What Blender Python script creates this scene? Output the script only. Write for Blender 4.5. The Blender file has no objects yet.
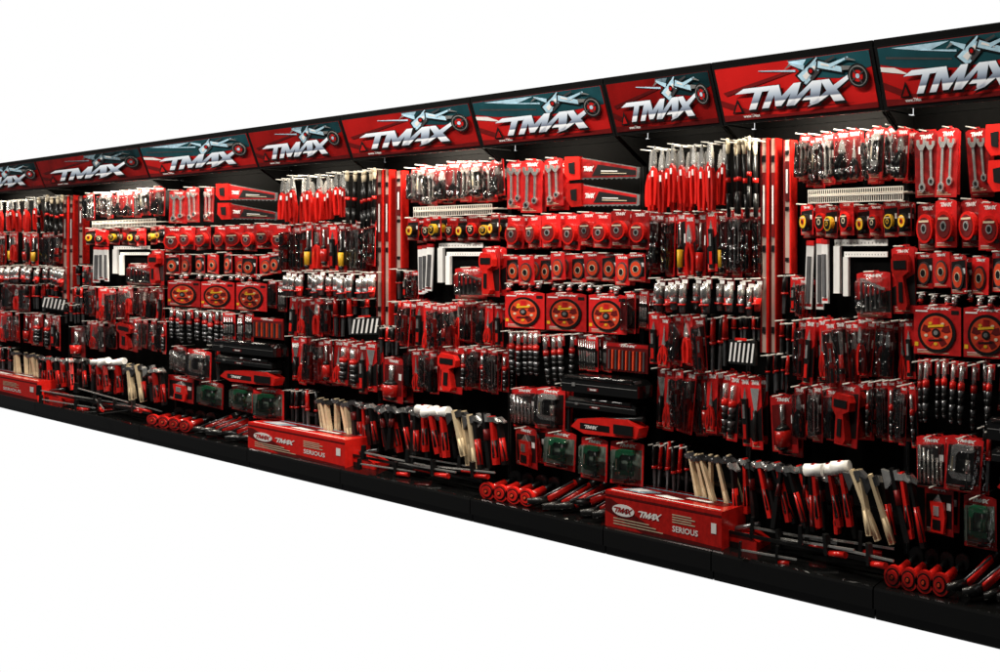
import bpy, math, random
from mathutils import Matrix, Vector
random.seed(7)
# ---------------- camera model -------------
F=1100.0; H=2.3; HE=1.456; VPX=-638.0
TH=math.atan2(500-VPX,F); S,C=math.sin(TH),math.cos(TH)
Zr=F*H/629.0; D=Zr*S+(500*Zr/F)*C
def depth(x,d): return (D+d)/(S+(x-500)/F*C)
def wx(x,d):
    Z=depth(x,d); return -Z*C+(x-500)/F*Z*S
def wz(x,y,d): return HE+(253-y)/F*depth(x,d)
def sx(s,x2): return {1:246-.815*(601-x2),2:x2,3:604+1.2*(x2-247)}[s]
SC=bpy.context.scene
COL=SC.collection
# ---------------- materials ----------------
MATS=[];MI={}
def mat(name,col,rough=.5,metal=0,spec=.3,var=.15,nscale=30,bump=0):
    m=bpy.data.materials.new(name); m.use_nodes=True; nt=m.node_tree; N=nt.nodes; L=nt.links
    p=N['Principled BSDF']
    p.inputs['Roughness'].default_value=rough; p.inputs['Metallic'].default_value=metal
    p.inputs['Specular IOR Level'].default_value=spec
    tc=N.new('ShaderNodeTexCoord'); no=N.new('ShaderNodeTexNoise'); no.inputs['Scale'].default_value=nscale; no.inputs['Detail'].default_value=4
    oi=N.new('ShaderNodeObjectInfo')
    ad=N.new('ShaderNodeMath'); ad.operation='ADD'
    L.new(tc.outputs['Object'],no.inputs['Vector']); L.new(no.outputs['Fac'],ad.inputs[0]); L.new(oi.outputs['Random'],ad.inputs[1])
    mr=N.new('ShaderNodeMapRange'); mr.inputs['From Min'].default_value=.3; mr.inputs['From Max'].default_value=1.7
    mr.inputs['To Min'].default_value=max(.1,1-var*1.6); mr.inputs['To Max'].default_value=1+var
    L.new(ad.outputs[0],mr.inputs['Value'])
    mx=N.new('ShaderNodeVectorMath'); mx.operation='SCALE'; mx.inputs[0].default_value=col[:3]
    L.new(mr.outputs[0],mx.inputs['Scale']); L.new(mx.outputs[0],p.inputs['Base Color'])
    if bump:
        n2=N.new('ShaderNodeTexNoise'); n2.inputs['Scale'].default_value=bump; L.new(tc.outputs['Object'],n2.inputs['Vector'])
        bp=N.new('ShaderNodeBump'); bp.inputs['Strength'].default_value=.6; bp.inputs['Distance'].default_value=.01
        L.new(n2.outputs['Fac'],bp.inputs['Height']); L.new(bp.outputs[0],p.inputs['Normal'])
    MI[name]=len(MATS); MATS.append(m); return m
mat('card_red',(.55,.013,.013),.28,var=.55,spec=.5,nscale=22,bump=14)
mat('red_plastic',(.56,.013,.009),.22,spec=.5,var=.4)
mat('dark_red',(.13,.006,.006),.4,var=.4)
mat('orange_red',(.66,.06,.02),.35,var=.35)
mat('black_plastic',(.007,.007,.007),.3,spec=.35,var=.3)
mat('black_panel',(.003,.003,.003),.7,spec=.03,var=.3)
mat('black_print',(.010,.009,.009),.35,spec=.3,var=.4)
mat('steel',(.80,.79,.76),.25,metal=.85,var=.45)
mat('dark_steel',(.18,.18,.185),.3,metal=.8,var=.5)
mat('white_print',(.80,.78,.76),.5,var=.15)
mat('white_plastic',(.92,.91,.87),.4,var=.08)
mat('cream',(.62,.52,.36),.5,var=.25)
mat('wood',(.74,.58,.36),.5,var=.25)
mat('yellow',(.75,.42,.02),.4,var=.3)
mat('green',(.006,.10,.04),.3,var=.3,spec=.5)
mat('pale_green',(.17,.22,.18),.5,var=.3,nscale=14)
mat('grey',(.10,.10,.105),.45,var=.4)
mat('teal_print',(.008,.045,.055),.35,var=.9,nscale=9)
mat('ice_blue',(.40,.60,.72),.35,var=.6,nscale=30)
mat('gloss_black',(.004,.004,.004),.06,spec=.8,var=.2)
mat('sign_red',(.44,.010,.009),.25,spec=.4,var=.5,nscale=5)
mat('level_metal',(.60,.44,.37),.3,metal=.4,var=.2,nscale=3)
mat('wire',(.80,.76,.68),.35,metal=.2,var=.1)
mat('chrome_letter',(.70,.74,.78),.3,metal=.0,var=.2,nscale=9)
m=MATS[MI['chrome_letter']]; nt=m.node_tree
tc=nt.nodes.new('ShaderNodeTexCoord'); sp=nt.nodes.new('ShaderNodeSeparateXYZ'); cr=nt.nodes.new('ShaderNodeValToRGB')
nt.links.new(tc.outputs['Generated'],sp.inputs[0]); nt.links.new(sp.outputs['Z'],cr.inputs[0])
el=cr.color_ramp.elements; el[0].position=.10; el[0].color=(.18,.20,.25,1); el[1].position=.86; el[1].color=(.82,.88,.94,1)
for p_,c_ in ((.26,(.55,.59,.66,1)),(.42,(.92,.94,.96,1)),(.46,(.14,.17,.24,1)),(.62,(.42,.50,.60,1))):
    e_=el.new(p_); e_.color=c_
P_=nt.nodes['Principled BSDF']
nt.links.new(cr.outputs[0],P_.inputs['Base Color']); nt.links.new(cr.outputs[0],P_.inputs['Emission Color']); P_.inputs['Emission Strength'].default_value=.12  # faint glow added to brighten the lettering
m=bpy.data.materials.new('clear'); m.use_nodes=True; nt=m.node_tree; N=nt.nodes; L=nt.links
N.remove(N['Principled BSDF'])
tr=N.new('ShaderNodeBsdfTransparent'); tr.inputs[0].default_value=(.97,.97,.97,1); gl=N.new('ShaderNodeBsdfGlossy'); gl.inputs['Roughness'].default_value=.14
fr=N.new('ShaderNodeFresnel'); fr.inputs[0].default_value=1.7; mx=N.new('ShaderNodeMixShader')
tc=N.new('ShaderNodeTexCoord'); n2=N.new('ShaderNodeTexNoise'); n2.inputs['Scale'].default_value=22; bp=N.new('ShaderNodeBump'); bp.inputs['Strength'].default_value=1.0; bp.inputs['Distance'].default_value=.03
L.new(tc.outputs['Object'],n2.inputs['Vector']); L.new(n2.outputs['Fac'],bp.inputs['Height']); L.new(bp.outputs[0],gl.inputs['Normal'])
L.new(fr.outputs[0],mx.inputs[0]); L.new(tr.outputs[0],mx.inputs[1]); L.new(gl.outputs[0],mx.inputs[2]); L.new(mx.outputs[0],N['Material Output'].inputs[0])
MI['clear']=len(MATS); MATS.append(m)
# ---------------- mesh builder --------------
class MB:
    def __init__(s): s.v=[];s.f=[];s.m=[];s.sm=[]
    def face(s,pts,m,sm=False):
        i=len(s.v); s.v+=[tuple(p) for p in pts]; s.f.append(list(range(i,i+len(pts)))); s.m.append(MI[m]); s.sm.append(sm)
    def box(s,x0,x1,y0,y1,z0,z1,m):
        i=len(s.v)
        s.v+=[(x0,y0,z0),(x1,y0,z0),(x1,y1,z0),(x0,y1,z0),(x0,y0,z1),(x1,y0,z1),(x1,y1,z1),(x0,y1,z1)]
        for q in ((0,1,5,4),(1,2,6,5),(2,3,7,6),(3,0,4,7),(4,5,6,7),(3,2,1,0)):
            s.f.append([i+k for k in q]); s.m.append(MI[m]); s.sm.append(False)
    def prism(s,pts,y0,y1,m):
        a=sum(pts[k][0]*pts[(k+1)%len(pts)][1]-pts[(k+1)%len(pts)][0]*pts[k][1] for k in range(len(pts)))
        if a<0: pts=pts[::-1]
        i=len(s.v); n=len(pts)
        s.v+=[(x,y0,z) for x,z in pts]+[(x,y1,z) for x,z in pts]
        s.f.append([i+k for k in range(n)]); s.f.append([i+n+k for k in range(n)][::-1])
        for k in range(n):
            j=(k+1)%n; s.f.append([i+k,i+n+k,i+n+j,i+j])
        s.m+=[MI[m]]*(n+2); s.sm+=[False]*(n+2)
    def poly(s,pts,y,m):
        a=sum(pts[k][0]*pts[(k+1)%len(pts)][1]-pts[(k+1)%len(pts)][0]*pts[k][1] for k in range(len(pts)))
        if a<0: pts=pts[::-1]
        s.face([(x,y,z) for x,z in pts],m)
    def rect(s,x0,x1,z0,z1,y,m): s.poly([(x0,z0),(x1,z0),(x1,z1),(x0,z1)],y,m)
    def cyl(s,p0,p1,r0,r1,m,seg=10,capm=None):
        p0=Vector(p0);p1=Vector(p1);a=(p1-p0).normalized()
        u=a.orthogonal().normalized(); w=a.cross(u)
        i=len(s.v)
        for p,r in ((p0,r0),(p1,r1)):
            for k in range(seg):
                t=2*math.pi*k/seg; s.v.append(tuple(p+(u*math.cos(t)+w*math.sin(t))*r))
        for k in range(seg):
            j=(k+1)%seg; s.f.append([i+k,i+j,i+seg+j,i+seg+k]); s.m.append(MI[m]); s.sm.append(True)
        c=MI[capm or m]
        s.f.append([i+k for k in range(seg)][::-1]); s.f.append([i+seg+k for k in range(seg)]); s.m+=[c,c]; s.sm+=[False,False]
    def disc(s,cx,cz,r,y0,y1,m,seg=20,rz=None):
        rz=rz or r
        pts=[(cx+r*math.cos(2*math.pi*k/seg),cz+rz*math.sin(2*math.pi*k/seg)) for k in range(seg)]
        s.prism(pts,y0,y1,m)
    def bar(s,x0,z0,x1,z1,t,y0,y1,m,t1=None):
        t1=t if t1 is None else t1
        dx,dz=x1-x0,z1-z0; l=math.hypot(dx,dz) or 1; nx,nz=-dz/l,dx/l
        s.prism([(x0-nx*t/2,z0-nz*t/2),(x1-nx*t1/2,z1-nz*t1/2),(x1+nx*t1/2,z1+nz*t1/2),(x0+nx*t/2,z0+nz*t/2)],y0,y1,m)
    def mesh(s,name):
        me=bpy.data.meshes.new(name)
        used=sorted(set(s.m)); mp={u:k for k,u in enumerate(used)}
        me.from_pydata(s.v,[],s.f)
        for u in used: me.materials.append(MATS[u])
        me.polygons.foreach_set('material_index',[mp[x] for x in s.m])
        me.polygons.foreach_set('use_smooth',s.sm)
        me.update(); return me
LET={'T':[(-.62,.78),(.34,.78),(.26,0),(.60,0),(.70,.78),(1.0,.78),(1.08,1),(-.25,1)],
'M':[(-.04,0),(.20,0),(.28,.56),(.42,.04),(.62,.04),(.84,.56),(.80,0),(1.06,0),(1.10,1),(.86,1),(.55,.48),(.36,1),(.08,1)],
'A':[(-.22,0),(.10,0),(.56,.70),(.62,.36),(.46,.36),(.34,.18),(.66,.18),(.68,0),(1.02,0),(.92,1),(.54,1)],
'X':[(-.36,-.12),(.06,.0),(.46,.32),(.72,0),(1.16,0),(.70,.52),(1.28,1.12),(1.02,1.12),(.50,.70),(.26,1),(-.10,1),(.28,.5),(-.04,.16)]}
LP=[('T',.25,.92),('M',1.12,1.26),('A',2.38,1.08),('X',3.40,.98)]
def logo(b,x0,z0,w,h,y,m,grow=0,shear=.42):
    for ch,off,wd in LP:
        pts=[]
        for u,v in LET[ch]:
            if grow: u=.5+(u-.5)*(1+grow*.8); v=.5+(v-.5)*(1+grow)
            X=(off+u*wd+shear*v)/4.8; pts.append((x0+X*w,z0+v*h))
        b.poly(pts,y,m)
def text_mesh(body,size,bold=.02):
    cu=bpy.data.curves.new('t','FONT'); cu.body=body; cu.size=size; cu.offset=bold*size; cu.resolution_u=2
    ob=bpy.data.objects.new('t',cu); COL.objects.link(ob)
    dg=bpy.context.evaluated_depsgraph_get(); me=bpy.data.meshes.new_from_object(ob.evaluated_get(dg))
    bpy.data.objects.remove(ob)
    return [tuple(v.co) for v in me.vertices],[list(p.vertices) for p in me.polygons]
def add_text(b,body,x,z,size,y,m,sxx=1):
    vs,fs=text_mesh(body,size); i=len(b.v)
    b.v+=[(x+v[0]*sxx,y,z+v[1]) for v in vs]
    for f in fs: b.f.append([i+k for k in f]); b.m.append(MI[m]); b.sm.append(False)
# ---------------- objects ------------------
def new_empty(name,loc,label=None,cat=None,group=None):
    o=bpy.data.objects.new(name,None); o.empty_display_size=.05; o.location=loc; COL.objects.link(o)
    if label: o['label']=label
    if cat: o['category']=cat
    if group: o['group']=group
    return o
def new_mesh(name,me,parent=None):
    o=bpy.data.objects.new(name,me); COL.objects.link(o)
    if parent: o.parent=parent
    return o
class Proto:
    def __init__(s,name,label,cat,group,parts,w,h):
        s.name,s.label,s.cat,s.group,s.w,s.h=name,label,cat,group,w,h
        s.parts=[(n,b.mesh(n)) for n,b in parts if b.f]
    def put(s,loc,sc=(1,1,1),rot=(0,0,0)):
        e=new_empty(s.name,loc,s.label,s.cat,s.group); e.scale=sc; e.rotation_euler=rot
        for n,me in s.parts: new_mesh(n,me,e)
        return e
def wrench(b,cx,zt,w,h,m='steel'):
    r=w*.42; q=[(-r,0),(-.4*r,0),(-.35*r,-.09*h),(.35*r,-.09*h),(.4*r,0),(r,0),(r,-.1*h),(.4*r,-.2*h),(-.4*r,-.2*h),(-r,-.1*h)]
    b.prism([(cx+x,zt+z) for x,z in q],-.018,-.005,m)
    b.box(cx-.28*r,cx+.28*r,-.015,-.006,zt-.86*h,zt-.19*h,m)
    b.disc(cx,zt-.9*h,min(.6*w/2,.1*h),-.018,-.005,m,12); b.disc(cx,zt-.9*h,min(.3*w/2,.05*h),-.020,-.018,'black_print',8)
def driver(b,cx,zt,w,h,m='red_plastic',m2='black_plastic'):
    b.cyl((cx,-.014,zt),(cx,-.014,zt-.5*h),w*.08,w*.08,'steel',6)
    b.cyl((cx,-.018,zt-.45*h),(cx,-.018,zt-.55*h),w*.13,w*.26,m2,8)
    b.cyl((cx,-.018,zt-.55*h),(cx,-.018,zt-.9*h),w*.26,w*.24,m,8)
    b.cyl((cx,-.018,zt-.9*h),(cx,-.018,zt-h),w*.24,w*.14,m2,8)
def pliers(b,hb,cx,zt,w,h,hm='red_plastic',jm='dark_steel'):
    b.prism([(cx-.05*w,zt),(cx-.2*w,zt-.12*h),(cx-.3*w,zt-.3*h),(cx-.12*w,zt-.4*h),(cx+.12*w,zt-.4*h),(cx+.3*w,zt-.3*h),(cx+.2*w,zt-.12*h),(cx+.05*w,zt)],-.02,-.006,jm)
    b.disc(cx,zt-.3*h,.13*w,-.024,-.020,'steel',10)
    for s in (-1,1):
        pts=[(.06,-.34),(.34,-.42),(.5,-.62),(.48,-.85),(.4,-1),(.14,-1),(.2,-.84),(.22,-.66),(.1,-.5),(.0,-.42)]
        hb.prism([(cx+s*x*w,zt+z*h) for x,z in pts],-.026,-.004,hm)
def knife(b,cx,zt,w,h,m='red_plastic'):
    b.prism([(cx-.16*w,zt-.2*h),(cx+.02*w,zt),(cx+.14*w,zt-.2*h)],-.012,-.006,'steel')
    b.prism([(cx-.22*w,zt-.2*h),(cx+.22*w,zt-.2*h),(cx+.28*w,zt-.6*h),(cx+.22*w,zt-h),(cx-.2*w,zt-h),(cx-.16*w,zt-.6*h)],-.022,-.005,m)
    b.box(cx-.08*w,cx+.1*w,-.027,-.022,zt-.55*h,zt-.3*h,'steel')
    b.box(cx-.12*w,cx+.14*w,-.025,-.022,zt-.92*h,zt-.66*h,'black_plastic' if m!='black_plastic' else 'red_plastic')
def scraper(b,cx,zt,w,h,m='black_plastic'):
    b.prism([(cx-.42*w,zt),(cx+.42*w,zt),(cx+.12*w,zt-.4*h),(cx-.12*w,zt-.4*h)],-.01,-.006,'steel')
    b.cyl((cx,-.016,zt-.38*h),(cx,-.016,zt-.92*h),w*.14,w*.2,m,8); b.cyl((cx,-.016,zt-.92*h),(cx,-.016,zt-h),w*.2,w*.1,'red_plastic',8)
def sds(b,cx,zt,w,h):
    b.cyl((cx,-.014,zt),(cx,-.014,zt-.3*h),w*.2,w*.26,'steel',8)
    b.cyl((cx,-.014,zt-.3*h),(cx,-.014,zt-.42*h),w*.32,w*.32,'red_plastic',8)
    z=zt-.42*h
    for k in range(4):
        b.cyl((cx,-.014,z),(cx,-.014,z-.13*h),w*.32,w*.22,'black_plastic' if k%2 else 'dark_steel',8); z-=.13*h
    b.cyl((cx,-.014,z),(cx,-.014,zt-h),w*.25,w*.08,'dark_steel',6)
def bits(b,cx,zt,w,h,n=6,hm='black_plastic'):
    b.box(cx-.46*w,cx+.46*w,-.016,-.004,zt-.55*h,zt-.4*h,hm)
    b.box(cx-.46*w,cx+.46*w,-.014,-.004,zt-h,zt-.9*h,hm)
    for k in range(n):
        x=cx+(-.4+.8*k/(n-1))*w; hh=h*(.98-.35*k/(n-1))
        b.cyl((x,-.012,zt-h+hh),(x,-.012,zt-.94*h),w*.3/n,w*.36/n,'steel',6)
def disc_saw(b,cx,cz,r,rz):
    b.disc(cx,cz,r,-.009,-.004,'black_plastic',36,rz)
    b.disc(cx,cz,r*.84,-.011,-.009,'orange_red',32,rz*.84)
    for k in range(5):
        t=2*math.pi*k/5+.3
        q=[(cx+r*a*math.cos(t+o),cz+rz*a*math.sin(t+o)) for a,o in ((.28,0),(.5,-.32),(.76,-.22),(.78,.22),(.5,.36))]
        b.poly(q,-.0125,'card_red' if k%2 else 'dark_red')
        b.disc(cx+r*.56*math.cos(t+.6),cz+rz*.56*math.sin(t+.6),r*.10,-.0135,-.0112,'yellow' if k%2 else 'cream',8,rz*.08)
    b.bar(cx-r*.42,cz+rz*.30,cx+r*.42,cz+rz*.38,rz*.12,-.0148,-.0138,'yellow'); b.bar(cx-r*.40,cz-rz*.40,cx+r*.32,cz-rz*.34,rz*.08,-.0148,-.0138,'black_print')
    b.disc(cx,cz,r*.22,-.015,-.0127,'black_print',12,rz*.22); b.disc(cx,cz,r*.12,-.0162,-.0152,'steel',8,rz*.12)
def tape(b,cx,zt,w,h,body='red_plastic',face='dark_red',mid='steel',sc=1):
    r=w*.44*sc; rz=min(h*.46,r*1.1/sc)*sc; cz=zt-h*.5
    b.disc(cx,cz,r,-.035,-.004,body,20,rz); b.disc(cx,cz,r*.78,-.038,-.035,face,18,rz*.78); b.disc(cx,cz,r*.34,-.041,-.038,mid,14,rz*.34)
    b.disc(cx,cz,r*.22,-.042,-.041,'black_print',10,rz*.22)
    b.bar(cx-r*.6,cz+rz*.5,cx+r*.6,cz+rz*.5,rz*.14,-.0395,-.0382,'cream')
    b.box(cx+.1*w,cx+.46*w,-.03,-.006,cz-rz,cz-rz*.7,'black_plastic')
def cclamp(b,cx,zt,w,h,m='green'):
    q=[(-.34,-.04),(-.2,.02),(.30,.02),(.34,-.1),(.24,-.14),(-.12,-.14),(-.20,-.24),(-.20,-.62),(.28,-.62),(.28,-.76),(-.26,-.76),(-.38,-.66)]
    b.prism([(cx+x*w,zt+z*h) for x,z in q],-.028,-.008,m)
    b.cyl((cx+.16*w,-.018,zt-.16*h),(cx+.16*w,-.018,zt-.98*h),w*.055,w*.055,'black_plastic',8)
    b.cyl((cx+.16*w,-.018,zt-.3*h),(cx+.16*w,-.018,zt-.6*h),w*.085,w*.085,m,8)
    b.cyl((cx-.02*w,-.018,zt-.97*h),(cx+.36*w,-.018,zt-.92*h),w*.045,w*.045,'black_plastic',6)
    b.bar(cx-.29*w,zt-.28*h,cx-.29*w,zt-.6*h,.04*w,-.0305,-.0282,'cream')
def gun(b,cx,zt,w,h,m='red_plastic'):
    q=[(-.3,0),(.3,-.02),(.42,-.15),(.4,-.32),(.12,-.4),(.3,-.9),(.2,-1),(-.12,-1),(-.2,-.9),(-.2,-.45),(-.42,-.3),(-.42,-.1)]
    b.prism([(cx+x*w,zt+z*h) for x,z in q],-.045,-.006,m)
    b.box(cx-.3*w,cx+.3*w,-.05,-.045,zt-.27*h,zt-.12*h,'black_plastic'); b.box(cx-.08*w,cx+.1*w,-.05,-.045,zt-.85*h,zt-.5*h,'black_plastic')
def scissors(b,cx,zt,w,h,m='black_plastic'):
    b.prism([(cx-.04*w,zt),(cx+.16*w,zt-.5*h),(cx-.10*w,zt-.52*h)],-.010,-.006,'steel')
    b.prism([(cx+.08*w,zt),(cx+.12*w,zt-.52*h),(cx-.14*w,zt-.5*h)],-.014,-.0105,'steel')
    for s in (-1,1):
        b.prism([(cx+s*x*w,zt+z*h) for x,z in [(0,-.48),(.3,-.6),(.45,-.78),(.4,-.96),(.2,-1),(.06,-.86),(.05,-.7)]],-.02,-.005,m)
        b.prism([(cx+s*x*w,zt+z*h) for x,z in [(.2,-.68),(.32,-.78),(.28,-.9),(.18,-.9),(.13,-.8)]],-.021,-.02,'dark_red')
def hexkeys(b,cx,zt,w,h,n=5):
    for k in range(n):
        x=cx+(-.36+.15*k)*w; t=.05*w
        b.bar(x,zt-.06*h*k,x,zt-(.95-.05*k)*h,t,-.014,-.006,'dark_steel')
        b.bar(x,zt-.06*h*k,x+.18*w,zt-.06*h*k-.04*h,t,-.016,-.008,'steel')
TOOLNAMES={'wrench':'wrench','driver':'screwdriver','driver_y':'screwdriver','driver_b':'screwdriver','knife':'utility_knife','knife_b':'utility_knife','scraper':'scraper','scissors':'scissors','scissors_r':'scissors','bits':'drill_bit_set','tape':'tape_measure','tape_y':'tape_measure','tape_k':'tape_measure','tape_s':'tape_measure','saw':'grinding_disc','smalldisc':'cutting_disc','clamp':'clamp','clamp_k':'clamp','pliers':'pliers','pliers_k':'pliers','gun':'glue_gun','hex':'hex_key_set','chisel':'chisel','sds':'drill_bit','two':'drill_bit_set'}
TLAB={'wrench':'steel wrench','driver':'red handled screwdriver','driver_y':'yellow and black screwdriver','driver_b':'black screwdriver','knife':'red utility knife','knife_b':'black utility knife','scraper':'black handled steel scraper','scissors':'pair of black scissors','scissors_r':'pair of red scissors','bits':'row of steel drill bits','tape':'round red tape measure','tape_y':'yellow and black tape measure','tape_k':'black and yellow tape measure','tape_s':'small red tape measure','saw':'large orange disc with black rim','smalldisc':'small cutting disc','clamp':'green screw clamp','clamp_k':'steel screw clamp','pliers':'red handled pliers','pliers_k':'black handled pliers','gun':'red glue gun','hex':'row of hex keys','chisel':'steel chisel','sds':'hammer drill bit','two':'long drill bits'}
def card(tool,style='red',blister=False,hdr=.17):
    def build(w,h):
        c=MB(); t=MB(); t2=MB(); bl=MB()
        hw=w/2
        pts=[(-hw,-h),(hw,-h),(hw,-.06*h),(hw*.7,-.03*h),(hw*.35,-.03*h),(hw*.3,0),(-hw*.3,0),(-hw*.35,-.03*h),(-hw*.7,-.03*h),(-hw,-.06*h)]
        c.prism(pts,-.002,.002,'card_red')
        c.rect(-.1*w,.1*w,-.035*h,-.018*h,-.0025,'black_print')
        lw=.56*w if w>.1 else .78*w
        lh=min(hdr*h*.38,lw*.3)
        logo(c,-lw/2,-.055*h-lh*1.3,lw,lh,-.003,'white_print',shear=.3)
        inner={'red':None,'dark':'black_print','silver':'dark_red','plain':None,'pale':'pale_green'}[style]
        if inner:
            z1=-(hdr-.01)*h
            c.poly([(-.45*w,-.90*h),(.45*w,-.85*h),(.45*w,z1),(-.45*w,z1-.05*h)],-.0027,inner)
        elif style=='red':
            c.poly([(-.5*w,-.62*h),(.5*w,-.42*h),(.5*w,-.88*h),(-.5*w,-.88*h)],-.0027,'black_print')
        if tool=='saw':
            c.rect(-.46*w,-.2*w,-.16*h,-.13*h,-.0036,'white_print'); c.rect(.3*w,.46*w,-.2*h,-.12*h,-.0036,'black_print'); c.rect(-.48*w,-.40*w,-.84*h,-.76*h,-.0036,'yellow')
        for k in range(3): c.rect(-.42*w,(-.05+.15*k)*w,-(.9+.028*k)*h-.010*h,-(.9+.028*k)*h,-.0035,'white_print' if k==0 else 'cream')
        if style in('silver','dark') and tool not in ('clamp_k','gun'): 
            c.rect(.28*w,.42*w,-.5*h,-.36*h,-.0032,'white_print')
        zt=-(hdr+.01)*h; hh=(1-hdr-.06)*h; ww=w*.92
        if tool=='wrench': wrench(t,-.18*w,zt+.03*h,ww*.5,hh*1.02); wrench(t,.2*w,zt,ww*.45,hh*.86)
        elif tool=='driver': driver(t,0,zt,ww*1.15,hh)
        elif tool=='driver_y': driver(t,0,zt,ww,hh,'yellow')
        elif tool=='driver_b': driver(t,0,zt,ww,hh,'black_plastic','red_plastic')
        elif tool=='knife': knife(t,0,zt,ww*1.15,hh)
        elif tool=='knife_b': knife(t,0,zt,ww*1.15,hh,'black_plastic')
        elif tool=='chisel':
            t.prism([(-.22*w,zt),(.22*w,zt-.04*h),(.14*w,zt-.45*hh),(-.14*w,zt-.45*hh)],-.012,-.006,'steel'); t.cyl((0,-.018,zt-.45*hh),(0,-.018,zt-hh),w*.17,w*.24,'red_plastic',8); t.cyl((0,-.018,zt-.7*hh),(0,-.018,zt-.8*hh),w*.25,w*.25,'black_plastic',8)
        elif tool=='scraper': scraper(t,0,zt,ww,hh)
        elif tool=='scissors': scissors(t,0,zt,ww,hh)
        elif tool=='scissors_r': scissors(t,0,zt,ww,hh,'red_plastic')
        elif tool=='bits': bits(t,0,zt,ww,hh)
        elif tool=='two': 
            for x in (-.3,-.1,.1,.3): t.cyl((x*w,-.01,zt),(x*w,-.01,zt-hh),w*.05,w*.06,'steel',6)
            t.box(-.4*w,.4*w,-.018,-.004,zt-.35*hh,zt-.25*hh,'black_plastic'); t.box(-.4*w,.4*w,-.018,-.004,zt-.85*hh,zt-.75*hh,'black_plastic')
        elif tool=='tape': tape(t,0,zt+.02*h,ww,hh)
        elif tool=='tape_s': tape(t,0,zt,ww,hh,'red_plastic','black_plastic','cream',.85)
        elif tool=='tape_y': tape(t,.02*w,zt,ww,hh,'black_plastic','yellow','red_plastic',.8)
        elif tool=='tape_k': tape(t,-.02*w,zt,ww,hh,'yellow','black_plastic','yellow',.72)
        elif tool=='saw': disc_saw(t,0,-.56*h,.40*w,.39*h)
        elif tool=='smalldisc': 
            t.disc(0,-.58*h,.36*w,-.01,-.004,'dark_steel',20,.32*h); t.disc(0,-.58*h,.30*w,-.013,-.01,'orange_red',16,.27*h); t.disc(0,-.58*h,.17*w,-.015,-.013,'cream',12,.12*h); t.disc(0,-.58*h,.13*w,-.017,-.015,'black_print',8,.10*h)
        elif tool=='clamp': cclamp(t,0,zt,ww*.9,hh)
        elif tool=='clamp_k': cclamp(t,0,zt,ww,hh,'steel')
        elif tool=='pliers': pliers(t,t2,0,zt,ww,hh,'red_plastic','steel')
        elif tool=='pliers_k': pliers(t,t2,0,zt,ww,hh,'black_plastic','steel')
        elif tool=='gun': gun(t,0,zt,ww,hh)
        elif tool=='hex': hexkeys(t,0,zt,ww,hh)
        elif tool=='sds': sds(t,0,zt,ww,hh)
        if blister:
            x0,x1,z0,z1=-.44*w,.44*w,-.94*h,zt+.03*h; e=.08*w; y=-.05
            bl.face([(x0+e,y,z0+e),(x1-e,y,z0+e),(x1-e,y,z1-e),(x0+e,y,z1-e)],'clear')
            for a,b_ in (((x0,z0),(x1,z0)),((x1,z0),(x1,z1)),((x1,z1),(x0,z1)),((x0,z1),(x0,z0))):
                f=lambda p:(p[0]+(e if p[0]<0 else -e),y,p[1]+(e if p[1]==z0 else -e))
                bl.face([(a[0],-.0045,a[1]),(b_[0],-.0045,b_[1]),f(b_),f(a)],'clear')
        tn=TOOLNAMES[tool]
        parts=[('card',c),(tn,t)]
        if t2.f: parts.append(('handle',t2))
        if bl.f: parts.append(('blister',bl))
        cl={'red':'red','dark':'red and black','silver':'bright and dark red','plain':'plain red','pale':'pale green and red'}[style]
        return Proto('carded_'+tn,f"{cl} hanging card holding a {TLAB[tool]}",'packaged tool',f"{tn.replace('_',' ')} cards hanging on peg hooks",parts,w,h)
    build.is_card=True
    return build
def hung_pliers(hm='red_plastic',jm='steel'):
    def build(w,h):
        j,hd=MB(),MB(); pliers(j,hd,0,0,w,h,hm,jm); tag=MB(); tag.box(-.12*w,.12*w,-.03,-.027,-.52*h,-.42*h,'white_print')
        return Proto('pliers',"steel pliers with red handles hanging from hook",'pliers','loose pliers hanging on peg hooks',[('jaw',j),('handle',hd),('tag',tag)],w,h)
    return build
def hung_brush(hm='black_plastic',top='cream'):
    def build(w,h):
        a,b=MB(),MB()
        a.cyl((0,-.02,0),(0,-.02,-.08*h),w*.2,w*.3,top,8); a.cyl((0,-.02,-.08*h),(0,-.02,-.2*h),w*.3,w*.2,top,8)
        b.cyl((0,-.02,-.2*h),(0,-.02,-.7*h),w*.30,w*.24,hm,8); b.cyl((0,-.02,-.7*h),(0,-.02,-h),w*.34,w*.26,hm,8); b.cyl((0,-.02,-.5*h),(0,-.02,-.56*h),w*.35,w*.35,'red_plastic',8)
        return Proto('snips','black handled snips with cream tips hanging from hook','hand tool','snips hanging on peg hooks',[('tip',a),('handle',b)],w,h)
    return build
def stub(hm='dark_steel',c2='steel'):
    def build(w,h):
        a,b=MB(),MB()
        a.box(-.4*w,.4*w,-.004,0,-.35*h,0,'dark_red'); a.rect(-.34*w,.34*w,-.2*h,-.1*h,-.006,'white_print')
        b.cyl((0,-.02,-.2*h),(0,-.02,-.6*h),w*.34,w*.38,c2,10); b.cyl((0,-.02,-.6*h),(0,-.02,-h),w*.38,w*.26,hm,10); b.cyl((0,-.03,-.75*h),(0,-.03,-.8*h),w*.38,w*.38,'red_plastic',10)
        return Proto('socket_pack','small dark steel socket with dark red tag','socket','sockets hanging on short peg hooks',[('tag',a),('socket',b)],w,h)
    return build
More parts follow.
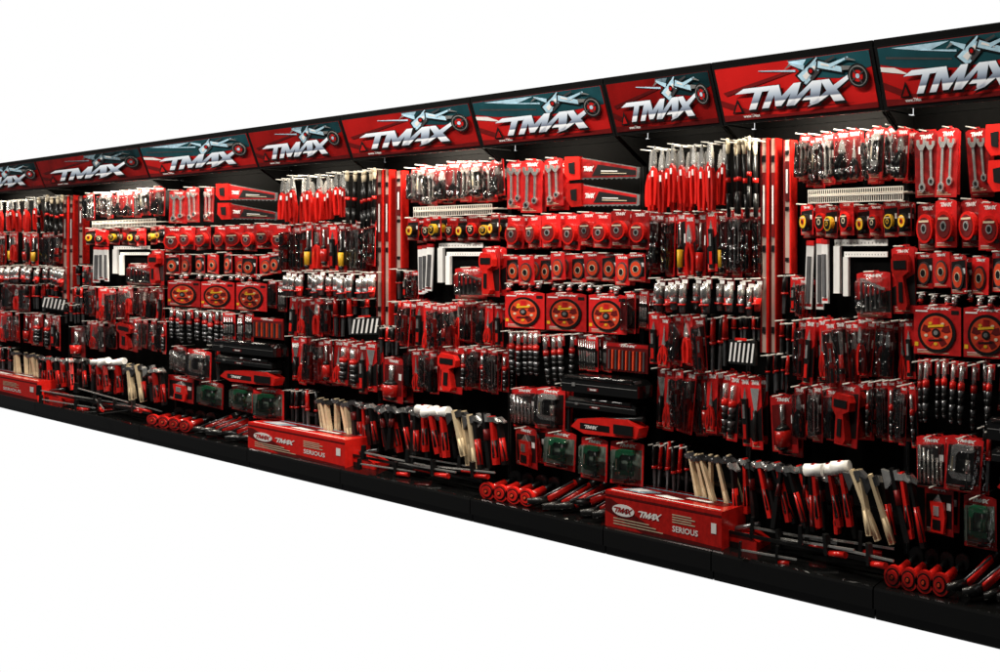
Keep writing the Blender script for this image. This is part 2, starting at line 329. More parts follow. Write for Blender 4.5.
def file_tool(m='black_plastic'):
    def build(w,h):
        a,b=MB(),MB()
        b.cyl((0,-.02,0),(0,-.02,-.45*h),w*.26,w*.34,m,8); b.cyl((0,-.02,-.45*h),(0,-.02,-.5*h),w*.38,w*.38,'red_plastic',8)
        a.prism([(-.2*w,-.5*h),(.2*w,-.5*h),(.14*w,-h),(-.14*w,-h)],-.026,-.012,'dark_steel')
        return Proto('file',('black' if m=='black_plastic' else 'red')+' handled steel file hanging from hook','file','files hanging on peg hooks',[('blade',a),('handle',b)],w,h)
    return build
def sds_tool(w,h):
    a,b=MB(),MB(); a.box(-.42*w,.42*w,-.004,0,-.26*h,0,'card_red'); logo(a,-.34*w,-.14*h,.66*w,.06*h,-.0045,'white_print')
    sds(b,0,-.05*h,w,.95*h)
    return Proto('hammer_drill_bit','black fluted masonry drill bit with red tag','drill bit','masonry drill bits hanging in a row',[('tag',a),('shank',b)],w,h)
def level(w,h):
    a,b,v=MB(),MB(),[]
    a.box(-.30*w,.30*w,-.03,.02,-h,0,'level_metal'); a.box(-.5*w,-.302*w,-.033,.022,-h,0,'dark_red'); a.box(.302*w,.5*w,-.033,.022,-h,0,'red_plastic')
    b.box(-.2*w,.24*w,-.036,-.0305,-.46*h,-.16*h,'dark_red'); b.box(-.1*w,.12*w,-.037,-.0362,-.40*h,-.22*h,'white_print')
    for z in (.08,.5,.88):
        q=MB(); q.box(-.2*w,.2*w,-.036,-.0305,-(z+.03)*h,-z*h,'black_plastic'); v.append(('vial',q))
    return Proto('spirit_level','long slim red and silver spirit level standing upright','spirit level','spirit levels standing upright against the board',[('bar',a),('label',b)]+v,w,h)
def square(w,h):
    a,b=MB(),MB()
    a.box(-.5*w,.5*w,-.01,-.004,-.12*h,0,'white_plastic'); b.box(-.5*w,-.38*w,-.02,-.0,-h,-.122*h,'white_plastic')
    for k in range(14): a.box((-.46+k*.068)*w,(-.45+k*.068)*w,-.0105,-.01,-.08*h,-.05*h,'black_print')
    return Proto('try_square','white L shaped try square hanging on board','try square','try squares hanging nested together',[('blade',a),('stock',b)],w,h)
def tube(w,h):
    a,b,c=MB(),MB(),MB()
    a.box(-.45*w,.45*w,-.01,0,-h,-.04*h,'white_print'); b.box(-.45*w,.45*w,-.012,.002,-.035*h,.04*h,'card_red')
    c.box(-.2*w,.2*w,-.02,-.0102,-.9*h,-.2*h,'grey'); c.rect(-.4*w,.4*w,-.96*h,-.92*h,-.011,'card_red')
    return Proto('cutter_pack','white pack holding grey cutter with red header','cutter pack','white packs hanging in a row',[('pack',a),('header',b),('cutter',c)],w,h)
def handsaw(w,h):
    a,b,c=MB(),MB(),MB()
    pts=[(-.28*w,-.06*h),(.5*w,-.44*h),(.5*w,-.76*h)]; n=24
    for k in range(n+1):
        x=.5-.78*k/n; pts.append((x*w,(-.84-.05*(k%2)-.08*k/n)*h))
    a.prism(pts,-.006,-.002,'steel')
    a.prism([(-.28*w,-.10*h),(.46*w,-.46*h),(.46*w,-.80*h),(-.28*w,-.88*h)],-.008,-.0062,'card_red')
    a.prism([(-.05*w,-.34*h),(.46*w,-.56*h),(.46*w,-.74*h),(-.12*w,-.80*h)],-.0095,-.0082,'black_print')
    logo(a,-.25*w,-.62*h,.14*w,.2*h,-.0100,'white_print'); a.rect(.0*w,.22*w,-.62*h,-.58*h,-.0105,'white_print'); a.rect(.0*w,.34*w,-.70*h,-.67*h,-.0105,'cream')
    b.prism([(-.5*w,-.05*h),(-.29*w,-.02*h),(-.27*w,-.95*h),(-.42*w,-1.0*h),(-.5*w,-.7*h)],-.02,.004,'red_plastic')
    c.prism([(-.44*w,-.3*h),(-.35*w,-.25*h),(-.34*w,-.75*h),(-.42*w,-.7*h)],-.023,-.0202,'black_plastic')
    return Proto('hand_saw','hand saw in broad red and black printed sleeve','hand saw','hand saws hanging sideways',[('blade',a),('handle',b),('grip',c)],w,h)
def stripe(w,h):
    a,b=MB(),MB(); a.box(-.5*w,.5*w,-.02,0,-h,0,'black_plastic')
    n=6
    for k in range(n):
        x=-.5+k/n; a.poly([(x*w,-.9*h),((x+.07)*w,-.9*h),(min(x+.16,.5)*w,-.1*h),((x+.09)*w,-.1*h)],-.021,'white_print')
    b.box(-.2*w,.2*w,-.03,-.02,.0,.1*h,'red_plastic')
    return Proto('striped_case','black case with white diagonal stripes on hook','case','striped cases on the board',[('case',a),('hanger',b)],w,h)
def stripe_set(w,h):
    a,b=MB(),MB(); a.box(-.5*w,.5*w,-.01,0,-h,0,'dark_red'); a.rect(-.5*w,.5*w,-.14*h,-.02*h,-.011,'card_red'); logo(a,-.2*w,-.13*h,.4*w,.08*h,-.012,'white_print')
    for k in range(11): b.bar((-.42+.084*k)*w,-.25*h,(-.42+.084*k)*w,-.92*h,.03*w,-.022,-.0102,'orange_red' if k%2 else 'dark_steel')
    return Proto('file_set','dark red pack with row of small files','file set','file sets hanging on the board',[('pack',a),('file',b)],w,h)
def case_black(w,h):
    a,b,c,d_=MB(),MB(),MB(),MB(); a.prism([(-.5*w,-h),(.5*w,-h),(.5*w,-.35*h),(.44*w,-.1*h),(.2*w,0),(-.3*w,0),(-.46*w,-.1*h),(-.5*w,-.3*h)],-.1,.02,'gloss_black')
    d_.cyl((-.44*w,-.098,-.16*h),(.44*w,-.098,-.16*h),.012,.012,'gloss_black',10)
    a.box(-.49*w,.49*w,-.103,-.1002,-.56*h,-.53*h,'steel')  # bright steel strip added as a highlight along the case
    b.box(-.34*w,-.30*w,-.11,-.104,-.66*h,-.46*h,'steel')
    c.rect(-.14*w,.0*w,-.85*h,-.68*h,-.102,'dark_red'); logo(c,-.12*w,-.82*h,.10*w,.10*h,-.103,'white_print')
    return Proto('tool_case','glossy black tool case with steel highlight strip','tool case','black cases on a bracket',[('case',a),('catch',b),('label',c),('handle',d_)],w,h)
def long_tool(w,h):
    a,b,b2,c=MB(),MB(),MB(),MB()
    a.prism([(-.5*w,-.7*h),(-.4*w,-.35*h),(-.1*w,-.2*h),(.3*w,-.12*h),(.5*w,-.4*h),(.46*w,-.85*h),(.1*w,-.9*h),(-.3*w,-.95*h)],-.08,.0,'red_plastic')
    b.cyl((-.5*w,-.04,-.5*h),(.5*w,-.04,-.05*h),.014,.014,'black_plastic',8); b2.box(.15*w,.42*w,-.09,-.08,-.75*h,-.35*h,'black_plastic')
    c.rect(-.36*w,.08*w,-.76*h,-.48*h,-.081,'black_print'); logo(c,-.30*w,-.70*h,.2*w,.15*h,-.082,'white_print')
    return Proto('power_planer','long red tool with black grip on board','power tool','red tools on a bracket',[('body',a),('lever',b),('grip',b2),('label',c)],w,h)
def hammer(handle='wood',head='steel',kind='claw'):
    def build(w,h):
        a,b,c=MB(),MB(),MB()
        if kind=='mallet':
            a.cyl((-.5*w,-.02,-.10*h),(.5*w,-.02,-.10*h),.10*h,.10*h,head,14)
        elif kind=='axe':
            a.prism([(-.5*w,0),(-.1*w,-.05*h),(.3*w,-.03*h),(.3*w,-.17*h),(-.1*w,-.17*h),(-.5*w,-.27*h)],-.034,-.006,head)
        else:
            a.cyl((-.5*w,-.02,-.07*h),(-.25*w,-.02,-.07*h),.055*h,.055*h,head,10); a.box(-.25*w,.12*w,-.038,-.002,-.12*h,-.02*h,head)
            a.prism([(.12*w,-.02*h),(.5*w,-.13*h),(.48*w,-.16*h),(.12*w,-.12*h)],-.034,-.006,head)
        hm={'wood':'wood','red':'red_plastic','black':'black_plastic','dark':'black_plastic'}[handle]
        t=.10*h
        b.prism([(-.36*t,0),(.36*t,0),(.42*t,-.5*h),(.6*t,-.8*h),(.55*t,-h),(-.55*t,-h),(-.6*t,-.8*h),(-.42*t,-.5*h)],-.035,-.005,hm)
        gm={'wood':'wood','red':'black_plastic','black':'dark_red','dark':'red_plastic'}[handle]
        z0={'dark':.45,'black':.3,'red':.5,'wood':.62}[handle]; z1={'dark':.92,'black':.5,'red':.85,'wood':.97}[handle]
        c.cyl((0,-.02,-z0*h),(0,-.02,-z1*h),.62*t,.7*t,gm,8)
        hl={'wood':'pale wooden','red':'red and black','black':'black','dark':'black and red'}[handle]
        return Proto('hammer' if kind!='axe' else 'hatchet',f"{kind} hammer with {hl} handle leaning above plinth" if kind!='axe' else f"small hatchet with {hl} handle leaning above plinth",'hammer' if kind!='axe' else 'hatchet','hammers standing in a rack on the plinth',[('head',a),('handle',b),('grip',c)],w,h)
    return build
# -------------- rows -------------
CACHE={}
HOOKS=[]
PB=.34
def get(fac,w,h):
    k=(id(fac),round(w,3),round(h,3))
    if k not in CACHE: CACHE[k]=(fac(w,h),fac)
    return CACHE[k][0]
def vis(xa,xb): return xb>-25 and xa<1075
def item(fac,x0,x1,yt,yb,xref=None,d=.24,hook=True,rot=0,yaw=0,sets=(1,2,3),jit=True,back=None):
    xref=xref or (x0+x1)/2
    zt,zb=wz(xref,yt,d),wz(xref,yb,d)
    w0=wx(x1,d)-wx(x0,d); h0=zt-zb
    p=get(fac,w0,h0)
    if back is None: back=getattr(fac,'is_card',False)
    for s in sets:
        a,b=sx(s,x0),sx(s,x1)
        if not vis(a,b): continue
        X0,X1=wx(a,d),wx(b,d)
        jz=random.uniform(-.012,.010) if jit else 0
        jr=random.gauss(0,.035) if jit else 0
        jd=random.uniform(-.035,.025) if jit else 0
        sz=random.uniform(.90,1.04) if jit else 1
        p.put(((X0+X1)/2,d+jd,zt+jz),((X1-X0)/w0*(random.uniform(.90,1.02) if jit else 1),1,sz),(random.gauss(0,.02) if jit else 0,rot+jr,yaw+(random.gauss(0,.12) if jit else 0)))
        if back and s>1:
            p.put(((X0+X1)/2-random.uniform(-.01,.02),min(d+jd+.06,.325),zt+jz+random.uniform(-.012,.006)),((X1-X0)/w0,1,.96),(0,random.gauss(0,.04),random.gauss(0,.1)))
        if hook: HOOKS.append(((X0+X1)/2,zt+jz-.02*h0,d-.08))
def row(facs,x0,x1,yt,yb,n,d=.24,xref=None,fill=1.0,**k):
    xref=xref or (x0+x1)/2; st=(x1-x0)/n
    for i in range(n):
        xa=x0+st*i+st*(1-fill)/2; xb=xa+st*fill
        item(facs[i%len(facs)],xa,xb,yt,yb,xref=xref,d=d,**k)
c_dy=card('driver_y','dark'); c_d=card('driver','silver'); c_db=card('driver_b','silver',True); c_k=card('knife','dark',True); c_kb=card('knife_b','red'); c_ch=card('chisel','dark',True)
c_w=card('wrench','plain'); c_wd=card('wrench','dark',True); c_sc=card('scraper','red'); c_ss=card('scissors_r','red'); c_ssd=card('scissors','silver',True)
c_t=card('tape','plain',hdr=.22); c_ty=card('tape_y','dark',hdr=.2); c_tk=card('tape_k','dark',hdr=.2); c_tr=card('tape_s','plain',hdr=.2); c_saw=card('saw','plain',hdr=.12); c_sd=card('smalldisc','dark',hdr=.16); c_sdp=card('smalldisc','plain',hdr=.2); c_bd=card('bits','dark',True)
c_cl=card('clamp','pale',True,.2); c_ck=card('clamp_k','dark',True,.16); c_p=card('pliers','dark',True); c_pk=card('pliers','red'); c_g=card('gun','dark'); c_h=card('hex','red',True); c_two=card('two','red'); c_pb=card('pliers_k','silver',True)
c_sds=card('sds','red')
hp=hung_pliers('red_plastic','steel'); hb=hung_brush(); st1=stub(); st2=stub('red_plastic','steel'); fl=file_tool(); flr=file_tool('red_plastic')
# Bay A
row([hp],283,350,175,221,12,fill=1.08,d=.2)
row([hp],286,348,180,222,8,fill=1.2,d=.26,hook=False,sets=(2,3))
row([hb],350,380,170,226,6,fill=1.0,d=.2)
row([c_ch,c_db,c_k,c_dy,c_pk,c_d,c_kb,c_dy,c_ssd,c_wd,c_k],286,380,222,271,12,d=.25)
row([st1,st1,st2,st1,st1,st1,st2],289,380,271,297,14,fill=1,d=.2)
row([c_kb,c_ss,c_h,c_pk,c_k],288,334,297,338,5,d=.23)
row([fl,flr,fl,flr],333,355,298,336,4,d=.25)
row([flr,fl,fl,flr,fl],355,380,298,316,5,d=.27)
row([stripe],354,379,316,334,1,d=.2)
row([c_sc,c_ss,c_k,c_p,c_d,c_ss,c_sds,c_sds,c_kb],290,380,338,388,10,d=.25)
row([fl,flr],290,320,389,428,7,d=.27)
# Bay B
item(level,380.5,386.5,170,325,hook=False,d=.27,jit=False); item(level,388.5,393.5,170,325,hook=False,d=.28,jit=False); item(level,399.5,406,171,268,hook=False,d=.27,jit=False)
row([c_wd,c_ck,c_wd,c_pb,c_ssd],409,505,163,203,9,d=.24)
row([c_ty,c_tr,c_tk,c_tr,c_ty,c_tr,c_tk],409,505,216,242,8,d=.24)
row([tube],417,437,246,294,3,d=.26,hook=False)
item(square,440,484,243,283,hook=False,d=.27,jit=False); item(square,448,484,252,285,hook=False,d=.24,jit=False)
item(c_h,456,486,266,300,d=.18,back=False)
item(card('gun','red',hdr=.12),486,505,246,298,d=.2)
row([fl,c_kb,c_k],396,417,270,300,3,d=.25)
row([flr,fl,flr],395,408,302,330,3,d=.25)
row([c_k,c_kb,c_ss,c_k,c_ch,c_p],407,460,301,352,6,d=.23)
row([c_pk,c_ssd,c_p,c_pb,c_ss,c_kb],459,505,301,347,6,d=.24)
row([fl,flr,fl],383,405,326,354,5,d=.25)
item(c_d,384,406,356,403,d=.23)
row([c_pb,c_ss,c_wd],406,441,349,391,4,d=.25)
item(c_g,441,466,346,392,d=.2)
row([c_sds,c_ch,c_wd],466,507,346,392,7,d=.23)
# Bay C
row([c_w],507,565,160,212,3,d=.22)
item(handsaw,567,641,156,181,hook=False,d=.22,jit=False,rot=.06); item(handsaw,569,641,183,208,hook=False,d=.22,jit=False,rot=.05)
row([c_t],506,651,213,250,8,d=.2)
row([c_sd,c_sdp],506,648,253,283,9,d=.22)
for xa in (505.5,547,588.5): item(c_saw,xa,xa+39,292,331,xref=567,d=.2,jit=False,yaw=random.gauss(0,.04),back=False)
row([st2,st1],510,628,283,292,12,d=.25,fill=.6)
row([c_h,c_two],629,650,289,332,2,d=.25)
row([sds_tool],507,576,332,380,9,d=.22)
row([c_two],576,612,335,375,3,d=.23)
item(stripe_set,613,650,343,372,d=.24)
item(c_bd,509,534,385,428,d=.22); item(c_ck,533,563,388,433,d=.18); row([fl,flr],562,574,382,430,2,d=.25)
item(case_black,574,650,375,393,hook=False,d=.22,jit=False); item(case_black,578,648,398,409,hook=False,d=.24,jit=False); item(long_tool,581,649,413,436,hook=False,d=.2,jit=False)
item(card('knife','dark',hdr=.2),511,539,424,464,d=.2)
item(c_cl,544,573,431,472,d=.17,back=False); item(c_cl,582,610,436,478,d=.17,back=False); item(c_cl,612,642,440,485,d=.17,back=False)
# ----------------- plinth goods ----------------
hw_=hammer('wood','dark_steel','claw'); hr=hammer('red','steel','claw'); hbk=hammer('black','dark_steel','claw'); hm=hammer('red','white_plastic','mallet'); hax=hammer('wood','dark_steel','axe'); hax2=hammer('black','steel','axe'); hd=hammer('dark','steel','claw')
def ham(fac,xc,yt,yb,w=11,d=.18,rot=-.18): item(fac,xc-w/2,xc+w/2,yt,yb,hook=False,d=d,rot=rot+random.gauss(0,.08),jit=True)
for i in range(6): ham(hw_,320+6*i,397+.6*i,437+1.3*i,9,.24)
for i in range(7): ham([hbk,hd,hr][i%3],354+5.2*i,401+.6*i,444+i,10,.22)
for i in range(7): ham([hd,hr,hbk][i%3],387+5.8*i,404+.6*i,449+i,12,.18)
for i in range(3): ham(hm,425+9.5*i,404+.8*i,453+i,14,.12,-.2)
for i in range(4): ham([hbk,hd,hr][i%3],428+8*i,413+i,456+i,11,.2)
ham(hax,457,411,462,15,.12,-.28); ham(hw_,464,412,464,14,.13,-.26); ham(hax,471,413,466,15,.12,-.28); ham(hd,480,414,466,13,.16,-.22); ham(hax2,487,412,468,16,.14,-.18); ham(hr,495,414,466,13,.14,-.14); ham(hd,502,415,468,13,.16,-.1)
def carton(w,h):
    a,b=MB(),MB(); a.box(-.5*w,.5*w,0,.2,-h,0,'red_plastic')
    b.rect(-.5*w,.5*w,-.14*h,-.09*h,-.002,'dark_red'); b.poly([(-.5*w,-.5*h),(-.1*w,-.98*h),(.5*w,-.98*h),(.5*w,-.86*h),(-.02*w,-.8*h),(-.44*w,-.2*h),(-.5*w,-.2*h)],-.0015,'dark_red')
    b.rect(-.49*w,.49*w,-.97*h,-.93*h,-.0025,'black_print')
    b.disc(-.33*w,-.44*h,.10*w,-.004,-.0018,'white_print',24,.15*h); logo(b,-.42*w,-.51*h,.17*w,.14*h,-.0055,'card_red'); logo(b,-.20*w,-.52*h,.20*w,.16*h,-.004,'white_print')
    add_text(b,'SERIOUS',.10*w,-.70*h,.20*h,-.003,'white_print',1.6)
    for k in range(4): b.rect(.10*w,(.26+.03*(k%2))*w,-(.30+.06*k)*h,-(.275+.06*k)*h,-.003,'cream')
    for k in range(3): b.rect(-.42*w,(-.1+.06*k)*w,-(.68+.07*k)*h,-(.655+.07*k)*h,-.003,'cream')
    b.rect(.42*w,.46*w,-.55*h,-.3*h,-.003,'white_print')
    def top(pts,z,m): b.face([(x*w,y,z) for x,y in pts],m)
    top([(-.47,.02),(.47,.02),(.47,.028),(-.47,.028)],.002,'white_print'); top([(-.2,.09),(.42,.09),(.45,.15),(-.16,.15)],.002,'dark_red')
    top([(-.42,.06),(-.22,.05),(-.12,.12),(-.34,.15)],.003,'ice_blue'); top([(-.38,.075),(-.27,.07),(-.2,.12),(-.32,.13)],.004,'white_print'); top([(-.12,.06),(.05,.05),(.12,.08),(-.06,.1)],.003,'white_print')
    top([(.1,.105),(.3,.105),(.31,.13),(.11,.13)],.0035,'white_print'); top([(-.45,.17),(.45,.17),(.45,.185),(-.45,.185)],.003,'ice_blue')
    c=MB(); c.prism([(-.5*w,.004),(.5*w,.004),(.5*w,.001),(-.5*w,.001)],.205,.215,'dark_red')
    return Proto('carton','long red cardboard carton with white lettering on plinth','carton','red cartons lying on the plinth',[('box',a),('label',b),('flap',c)],w,h)
item(carton,248,345,431,460,hook=False,d=.03,jit=False)
def jack(w,h):
    a,b,b2,c=MB(),MB(),MB(),MB()
    a.prism([(-.5*w,-h),(-.5*w,-.6*h),(-.2*w,-.45*h),(.3*w,-.3*h),(.5*w,-.5*h),(.5*w,-h)],-.0,.12,'red_plastic')
    b.cyl((-.4*w,-.02,-.9*h),(-.4*w,.0,-.9*h),.02,.02,'black_plastic',10); b2.cyl((.4*w,-.02,-.9*h),(.4*w,.0,-.9*h),.02,.02,'black_plastic',10)
    c.cyl((-.1*w,.05,-.4*h),(.45*w,.05,0),.014,.012,'dark_steel',8); a.box(-.3*w,.2*w,-.004,-.001,-.85*h,-.6*h,'black_print')
    return Proto('floor_jack','low red jack with black wheels on plinth','jack','red jacks lying on the plinth',[('frame',a),('wheel',b),('wheel',b2),('lever',c)],w,h)
item(jack,326,374,447,470,hook=False,d=.1,jit=False)
def fclamp(w,h):
    a,b,b2,c=MB(),MB(),MB(),MB()
    a.box(-.5*w,.5*w,-.003,.006,-.55*h,-.45*h,'steel')
    b.prism([(-.5*w,0),(-.465*w,0),(-.455*w,-h),(-.5*w,-h)],-.012,.014,'black_plastic'); b2.prism([(.14*w,.15*h),(.18*w,.1*h),(.18*w,-h),(.14*w,-h)],-.012,.014,'black_plastic')
    c.cyl((.15*w,.005,-.9*h),(.38*w,.005,-.85*h),.012,.015,'red_plastic',8)
    return Proto('bar_clamp','thin steel bar clamp with red handle on plinth','bar clamp','bar clamps lying on the glossy plinth',[('bar',a),('jaw',b),('jaw',b2),('handle',c)],w,h)
for (x0,x1,yt,yb,d,r) in [(370,440,452,467,.14,.06),(384,462,460,474,.07,-.06),(412,486,456,471,.10,.08),(426,498,463,478,.04,-.06),(362,408,464,476,.03,.04)]:
    item(fclamp,x0,x1,yt,yb,hook=False,d=d,rot=r,yaw=.25*(1 if r>0 else -1),jit=True)
def pump(w,h):
    a,b,c=MB(),MB(),MB(); r=.5*w; rz=.5*h; cz=-.5*h
    a.disc(0,cz,r,-.02,0,'red_plastic',24,rz); a.disc(0,cz,r*.78,-.022,-.02,'black_plastic',20,rz*.78); a.disc(0,cz,r*.62,-.028,-.022,'red_plastic',18,rz*.62); a.disc(0,cz,r*.3,-.030,-.028,'black_plastic',12,rz*.3); a.disc(0,cz,r*.16,-.034,-.030,'orange_red',10,rz*.16)
    b.cyl((0,0,cz),(0,.12,cz+.02),.55*rz,.5*rz,'red_plastic',12); b.cyl((0,.12,cz+.02),(0,.2,cz+.035),.32*rz,.3*rz,'black_plastic',10)
    c.disc(0,cz+.04,r*.8,.2,.215,'black_plastic',16,rz*.8)
    return Proto('suction_cup','red and black round lifting cup lying on plinth','suction cup','round cups lying in a row on the plinth',[('cup',a),('handle',b),('end',c)],w,h)
for i in range(4): item(pump,482+13*i,497+13*i,482+2.2*i,499+2.2*i,hook=False,d=.06,jit=False)
def grease(w,h):
    a,b,b2,c=MB(),MB(),MB(),MB(); r=.020
    a.cyl((-.1*w,-.0,-.8*h),(.3*w,.14,-.2*h),r,r,'red_plastic',10)
    b.cyl((-.5*w,-.06,-h+.02),(-.1*w,0,-.8*h),r*.8,r*1.3,'black_plastic',10); b2.cyl((.3*w,.14,-.2*h),(.45*w,.18,-.05*h),r*1.25,r*1.1,'black_plastic',10)
    c.cyl((-.1*w,-.03,-.62*h),(.34*w,.1,-.1*h),r*.3,r*.3,'dark_steel',8)
    return Proto('grease_gun','red and black grease gun lying on plinth','grease gun','grease guns lying on the plinth',[('barrel',a),('grip',b),('cap',b2),('lever',c)],w,h)
for i in range(6): item(grease,541+12*i,571+12*i,478+2.2*i,506+2.6*i,hook=False,d=.12,jit=True)
# ---------------- racks ----------------
KN={1:[-42,35,139,247],2:[247,340,470,603],3:[603,711,873,1033]}
hookb=MB(); hookb.cyl((0,0,0),(0,-1,0),.0028,.0028,'wire',6)
hook_me=hookb.mesh('peg_hook')
def letter_sign(kind,w,h):
    f,l,il=MB(),MB(),MB()
    f.box(0,w,0,.004,0,h,'sign_red')
    if kind=='C':
        f.poly([(0,h),(w,h),(w,.62*h),(.55*w,.52*h),(.16*w,.62*h),(0,.72*h)],-.0015,'teal_print')
        f.poly([(.1*w,.97*h),(.5*w,.97*h),(.35*w,.85*h)],-.003,'ice_blue'); f.poly([(0,.60*h),(.2*w,.5*h),(.1*w,.64*h),(0,.68*h)],-.003,'white_print')
        f.poly([(.05*w,.80*h),(.5*w,.66*h),(.5*w,.69*h),(.05*w,.84*h)],-.0025,'dark_steel')
    else:
        f.poly([(.50*w,h),(w,h),(w,.72*h),(.8*w,.58*h),(.60*w,.66*h)],-.0015,'teal_print')
        f.poly([(.03*w,.55*h),(.5*w,.82*h),(.52*w,.78*h),(.05*w,.48*h)],-.003,'dark_red'); f.poly([(.50*w,.98*h),(.62*w,.98*h),(.58*w,.84*h)],-.003,'ice_blue')
    f.poly([(0,0),(w,0),(w,.10*h),(.4*w,.05*h),(0,.12*h)],-.0015,'dark_red')
    f.poly([(.0*w,.3*h),(.14*w,.12*h),(.9*w,.13*h),(.2*w,.17*h),(.0*w,.42*h)],-.002,'dark_red')
    x0,z0,ww,hh=(.12*w,.20*h,.74*w,.40*h) if kind!='C' else (.16*w,.18*h,.74*w,.40*h)
    def bb(u0,v0,u1,v1,t,m,y,t1=None): il.bar(u0*w,v0*h,u1*w,v1*h,t*h,y,y+.0010,m,(t1 if t1 is not None else t)*h)
    bb(.56,.60,.70,.90,.30,'black_print',-.0045,.26); bb(.57,.62,.69,.88,.22,'ice_blue',-.0060,.18)
    bb(.59,.66,.67,.84,.10,'white_print',-.0072,.05); bb(.63,.62,.68,.76,.06,'dark_steel',-.0072,.09)
    bb(.68,.88,.84,.72,.18,'black_print',-.0085,.14); bb(.69,.87,.83,.73,.12,'ice_blue',-.0098,.09); bb(.71,.87,.79,.79,.04,'white_print',-.0110,.02)
    bb(.60,.84,.51,.95,.09,'ice_blue',-.0085,.03); bb(.52,.93,.48,.86,.05,'steel',-.0098,.01); bb(.66,.90,.69,.99,.05,'ice_blue',-.0072,.02)
    bb(.76,.82,.88,.93,.07,'ice_blue',-.0124,.03); bb(.86,.92,.92,.86,.05,'steel',-.0124,.01); bb(.74,.90,.80,.97,.05,'dark_steel',-.0110,.03)
    bb(.83,.76,.92,.74,.08,'steel',-.0124,.05); bb(.30,.88,.54,.80,.012,'ice_blue',-.0045,.035)
    il.disc(.64*w,.77*h,.020*w,-.0098,-.0086,'black_print',12,.065*h); il.disc(.64*w,.77*h,.011*w,-.0112,-.0100,'sign_red',10,.035*h)
    logo(l,x0+.006*w,z0-.022*h,ww,hh,-.0145,'black_print',.14)
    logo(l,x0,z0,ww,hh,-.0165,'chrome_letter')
    ex,ez=.925*w,.60*h
    for r_,y_,m_ in ((.062,-.0185,'black_print'),(.053,-.0200,'steel'),(.046,-.0215,'black_print'),(.030,-.0230,'sign_red'),(.012,-.0245,'ice_blue')):
        il.disc(ex,ez,r_*w,y_,y_+.0012,m_,22,r_*3.4*h)
    for k in range(4):
        t=math.pi*k/2+.5; il.bar(ex+.018*w*math.cos(t),ez+.06*h*math.sin(t),ex+.044*w*math.cos(t),ez+.15*h*math.sin(t),.03*h,-.0252,-.0246,'dark_steel',.02*h)
    l.poly([(x0-.07*ww,z0-.06*h),(x0+.0*ww,z0+.22*h),(x0+.04*ww,z0-.06*h)],-.005,'black_print'); l.poly([(x0-.045*ww,z0-.03*h),(x0+.0*ww,z0+.13*h),(x0+.02*ww,z0-.03*h)],-.0078,'sign_red')
    add_text(l,'www.TMax',.14*w,.045*h,.085*h,-.004,'white_print',w/h*.28)
    return f,l,il
racks=[]
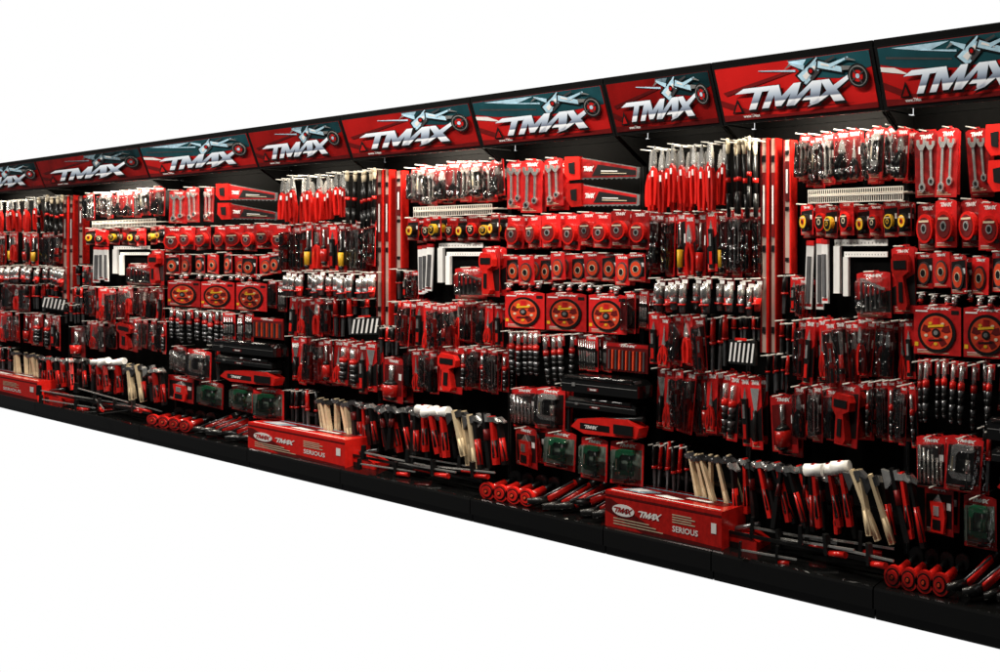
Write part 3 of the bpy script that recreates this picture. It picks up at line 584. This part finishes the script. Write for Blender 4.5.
for s in (1,2,3):
    for bi,kind in enumerate('ABC'):
        X0,X1=wx(KN[s][bi],0),wx(KN[s][bi+1],0)
        w=X1-X0; g=.003
        e=new_empty('display_rack',((X0+X1)/2,0.17,0),'black pegboard display rack with red header sign','display rack','tool display racks standing in a row')
        racks.append([e,X0,X1,0]); cx=(X0+X1)/2
        def part(n,b):
            o=new_mesh(n,b.mesh(n),e); o.location=(-cx,-.17,0); return o
        b=MB(); b.box(X0+g,X1-g,PB,PB+.03,.02,2.03,'black_panel'); part('back_panel',b)
        b=MB()
        prof=[(0.02,.0),(.02,.04),(0,.045),(0,.12),(.006,.13),(.015,.133),(PB,.17),(PB,.0)]
        n=len(prof)
        b.v+=[(X0+g,y,z) for y,z in prof]+[(X1-g,y,z) for y,z in prof]
        for k in range(n):
            j=(k+1)%n; b.f.append([k,n+k,n+j,j][::-1]); b.m.append(MI['gloss_black']); b.sm.append(False)
        b.f.append(list(range(n))); b.f.append(list(range(n,2*n))[::-1]); b.m+=[MI['gloss_black']]*2; b.sm+=[False]*2
        part('plinth',b)
        b=MB()
        b.box(X0+g,X1-g,0,PB+.03,2.275,2.3,'black_panel')
        q=[(0,2.275),(.10,2.03),(.112,2.03),(.012,2.275)]
        i=len(b.v)
        b.v+=[(X0+g,y,z) for y,z in q]+[(X1-g,y,z) for y,z in q]
        for k in range(4):
            j=(k+1)%4; b.f.append([i+k,i+4+k,i+4+j,i+j][::-1])
        b.f.append([i,i+1,i+2,i+3]); b.f.append([i+7,i+6,i+5,i+4]); b.m+=[MI['black_plastic']]*6; b.sm+=[False]*6
        b.box(X0+g,X0+.014,.115,PB,2.035,2.274,'black_panel'); b.box(X1-.014,X1-g,.115,PB,2.035,2.274,'black_panel')
        b.box(X0+.016,X1-.016,PB+.002,PB+.028,2.032,2.273,'black_panel')
        part('header_box',b)
        for xa in (X0+g,X1-.016):
            b=MB(); q=[(.11,2.028),(PB-.002,1.90),(PB-.002,2.028)]; xb=xa+.013
            b.face([(xa,y,z) for y,z in q],'black_panel'); b.face([(xb,y,z) for y,z in q[::-1]],'black_panel')
            for k in range(3):
                j=(k+1)%3; b.face([(xa,)+q[k],(xb,)+q[k],(xb,)+q[j],(xa,)+q[j]],'black_panel')
            part('bracket',b)
        sl=math.hypot(.10,.245); f,l,il=letter_sign(kind,w-.036,sl-.026)
        so=new_mesh('sign',f.mesh('sign'),e); ang=math.atan2(.10,.245)
        so.location=(X0+.018-cx,.10-.17-.006-.004,2.03+.014); so.rotation_euler=(ang,0,0)
        new_mesh('lettering',l.mesh('lettering'),so); new_mesh('illustration',il.mesh('illustration'),so)
        b=MB(); b.box(X0+g,X0+.012,PB-.03,PB-.005,.2,1.89,'black_plastic'); part('upright',b)
        b=MB(); b.box(X1-.012,X1-g,PB-.03,PB-.005,.2,1.89,'black_plastic'); part('upright',b)
        if kind in 'AB':
            b=MB(); b.box(X0+(.25*w if kind=='A' else g),X1-g,.27,.29,.36,.38,'black_plastic'); part('rail',b)
            b=MB(); b.box(X0+(.25*w if kind=='A' else g),X1-g,.09,.1,.2,.215,'black_plastic'); part('rail',b)
        if kind=='B':
            xa,xb=wx(sx(s,428),.27),wx(sx(s,506),.27)
            z0=wz(468,209,.2)
            b=MB(); n=44
            for k in range(n+1):
                x=xa+(xb-xa)*k/n; b.box(x-.0013,x+.0013,.16,PB,z0-.003,z0,'wire')
            for k in range(5): b.box(xa,xb,.16+.044*k,.162+.044*k,z0+.0005,z0+.0025,'wire')
            for k in range(n+1):
                x=xa+(xb-xa)*k/n; b.box(x-.0013,x+.0013,.155,.1585,z0-.035,z0+.02,'wire')
            for zz in (-.038,-.01,.017): b.box(xa,xb,.151,.1545,z0+zz,z0+zz+.004,'wire')
            part('wire_shelf',b)
        ld=bpy.data.lights.new('header_lamp','AREA'); ld.shape='RECTANGLE'; ld.size=w*.5; ld.size_y=.04; ld.energy=(32 if kind=='B' else 8)*w; ld.color=(1,.90,.74)
        lo=bpy.data.objects.new('header_lamp',ld); COL.objects.link(lo); lo.parent=e; lo.location=(w*.18 if kind=='B' else 0,.14-.17,2.14)
for (x,z,dy) in HOOKS:
    for r in racks:
        if r[1]-.001<=x<=r[2] and r[3]<98:
            o=new_mesh('peg_hook',hook_me,r[0]); o.location=(x-(r[1]+r[2])/2,PB-.17,z); o.scale=(1,PB-dy,1); r[3]+=1; break
# ---------------- world, lights ----------------
wd=bpy.data.worlds.new('World'); SC.world=wd; wd.use_nodes=True
nt=wd.node_tree; bg=nt.nodes['Background']
tc=nt.nodes.new('ShaderNodeTexCoord'); sp=nt.nodes.new('ShaderNodeSeparateXYZ'); mr=nt.nodes.new('ShaderNodeMapRange')
nt.links.new(tc.outputs['Generated'],sp.inputs[0]); nt.links.new(sp.outputs['Y'],mr.inputs['Value'])
mr.inputs['From Min'].default_value=.06; mr.inputs['From Max'].default_value=.16; mr.inputs['To Min'].default_value=.05; mr.inputs['To Max'].default_value=1.0  # world shaped dark on the front side to keep ambient off the products
nt.links.new(mr.outputs[0],bg.inputs[0]); bg.inputs[1].default_value=1.0
for X,en in ((-12,80),(-8,80),(-5,74),(-2.6,68)):  # unseen key lights added above and in front of the wall
    ld=bpy.data.lights.new('key_light','AREA'); ld.shape='RECTANGLE'; ld.size=1.4; ld.size_y=.2; ld.energy=en; ld.color=(1,.94,.86)
    lo=bpy.data.objects.new('key_light',ld); COL.objects.link(lo); lo.location=(X,-1.9,3.4)
    lo.rotation_euler=(Vector((0,2.1,-2.2))).to_track_quat('-Z','Y').to_euler()
# ---------------- camera ----------------
cd=bpy.data.cameras.new('camera'); cam=bpy.data.objects.new('camera',cd); COL.objects.link(cam); SC.camera=cam
cd.sensor_width=36; cd.lens=F*36/1000; cd.shift_y=-83/1000; cd.clip_end=500
cam.location=(0,-D,HE); cam.rotation_euler=(math.pi/2,0,math.atan2(C,S))
SC.view_settings.view_transform='Standard'; SC.view_settings.look='None'; SC.view_settings.exposure=0
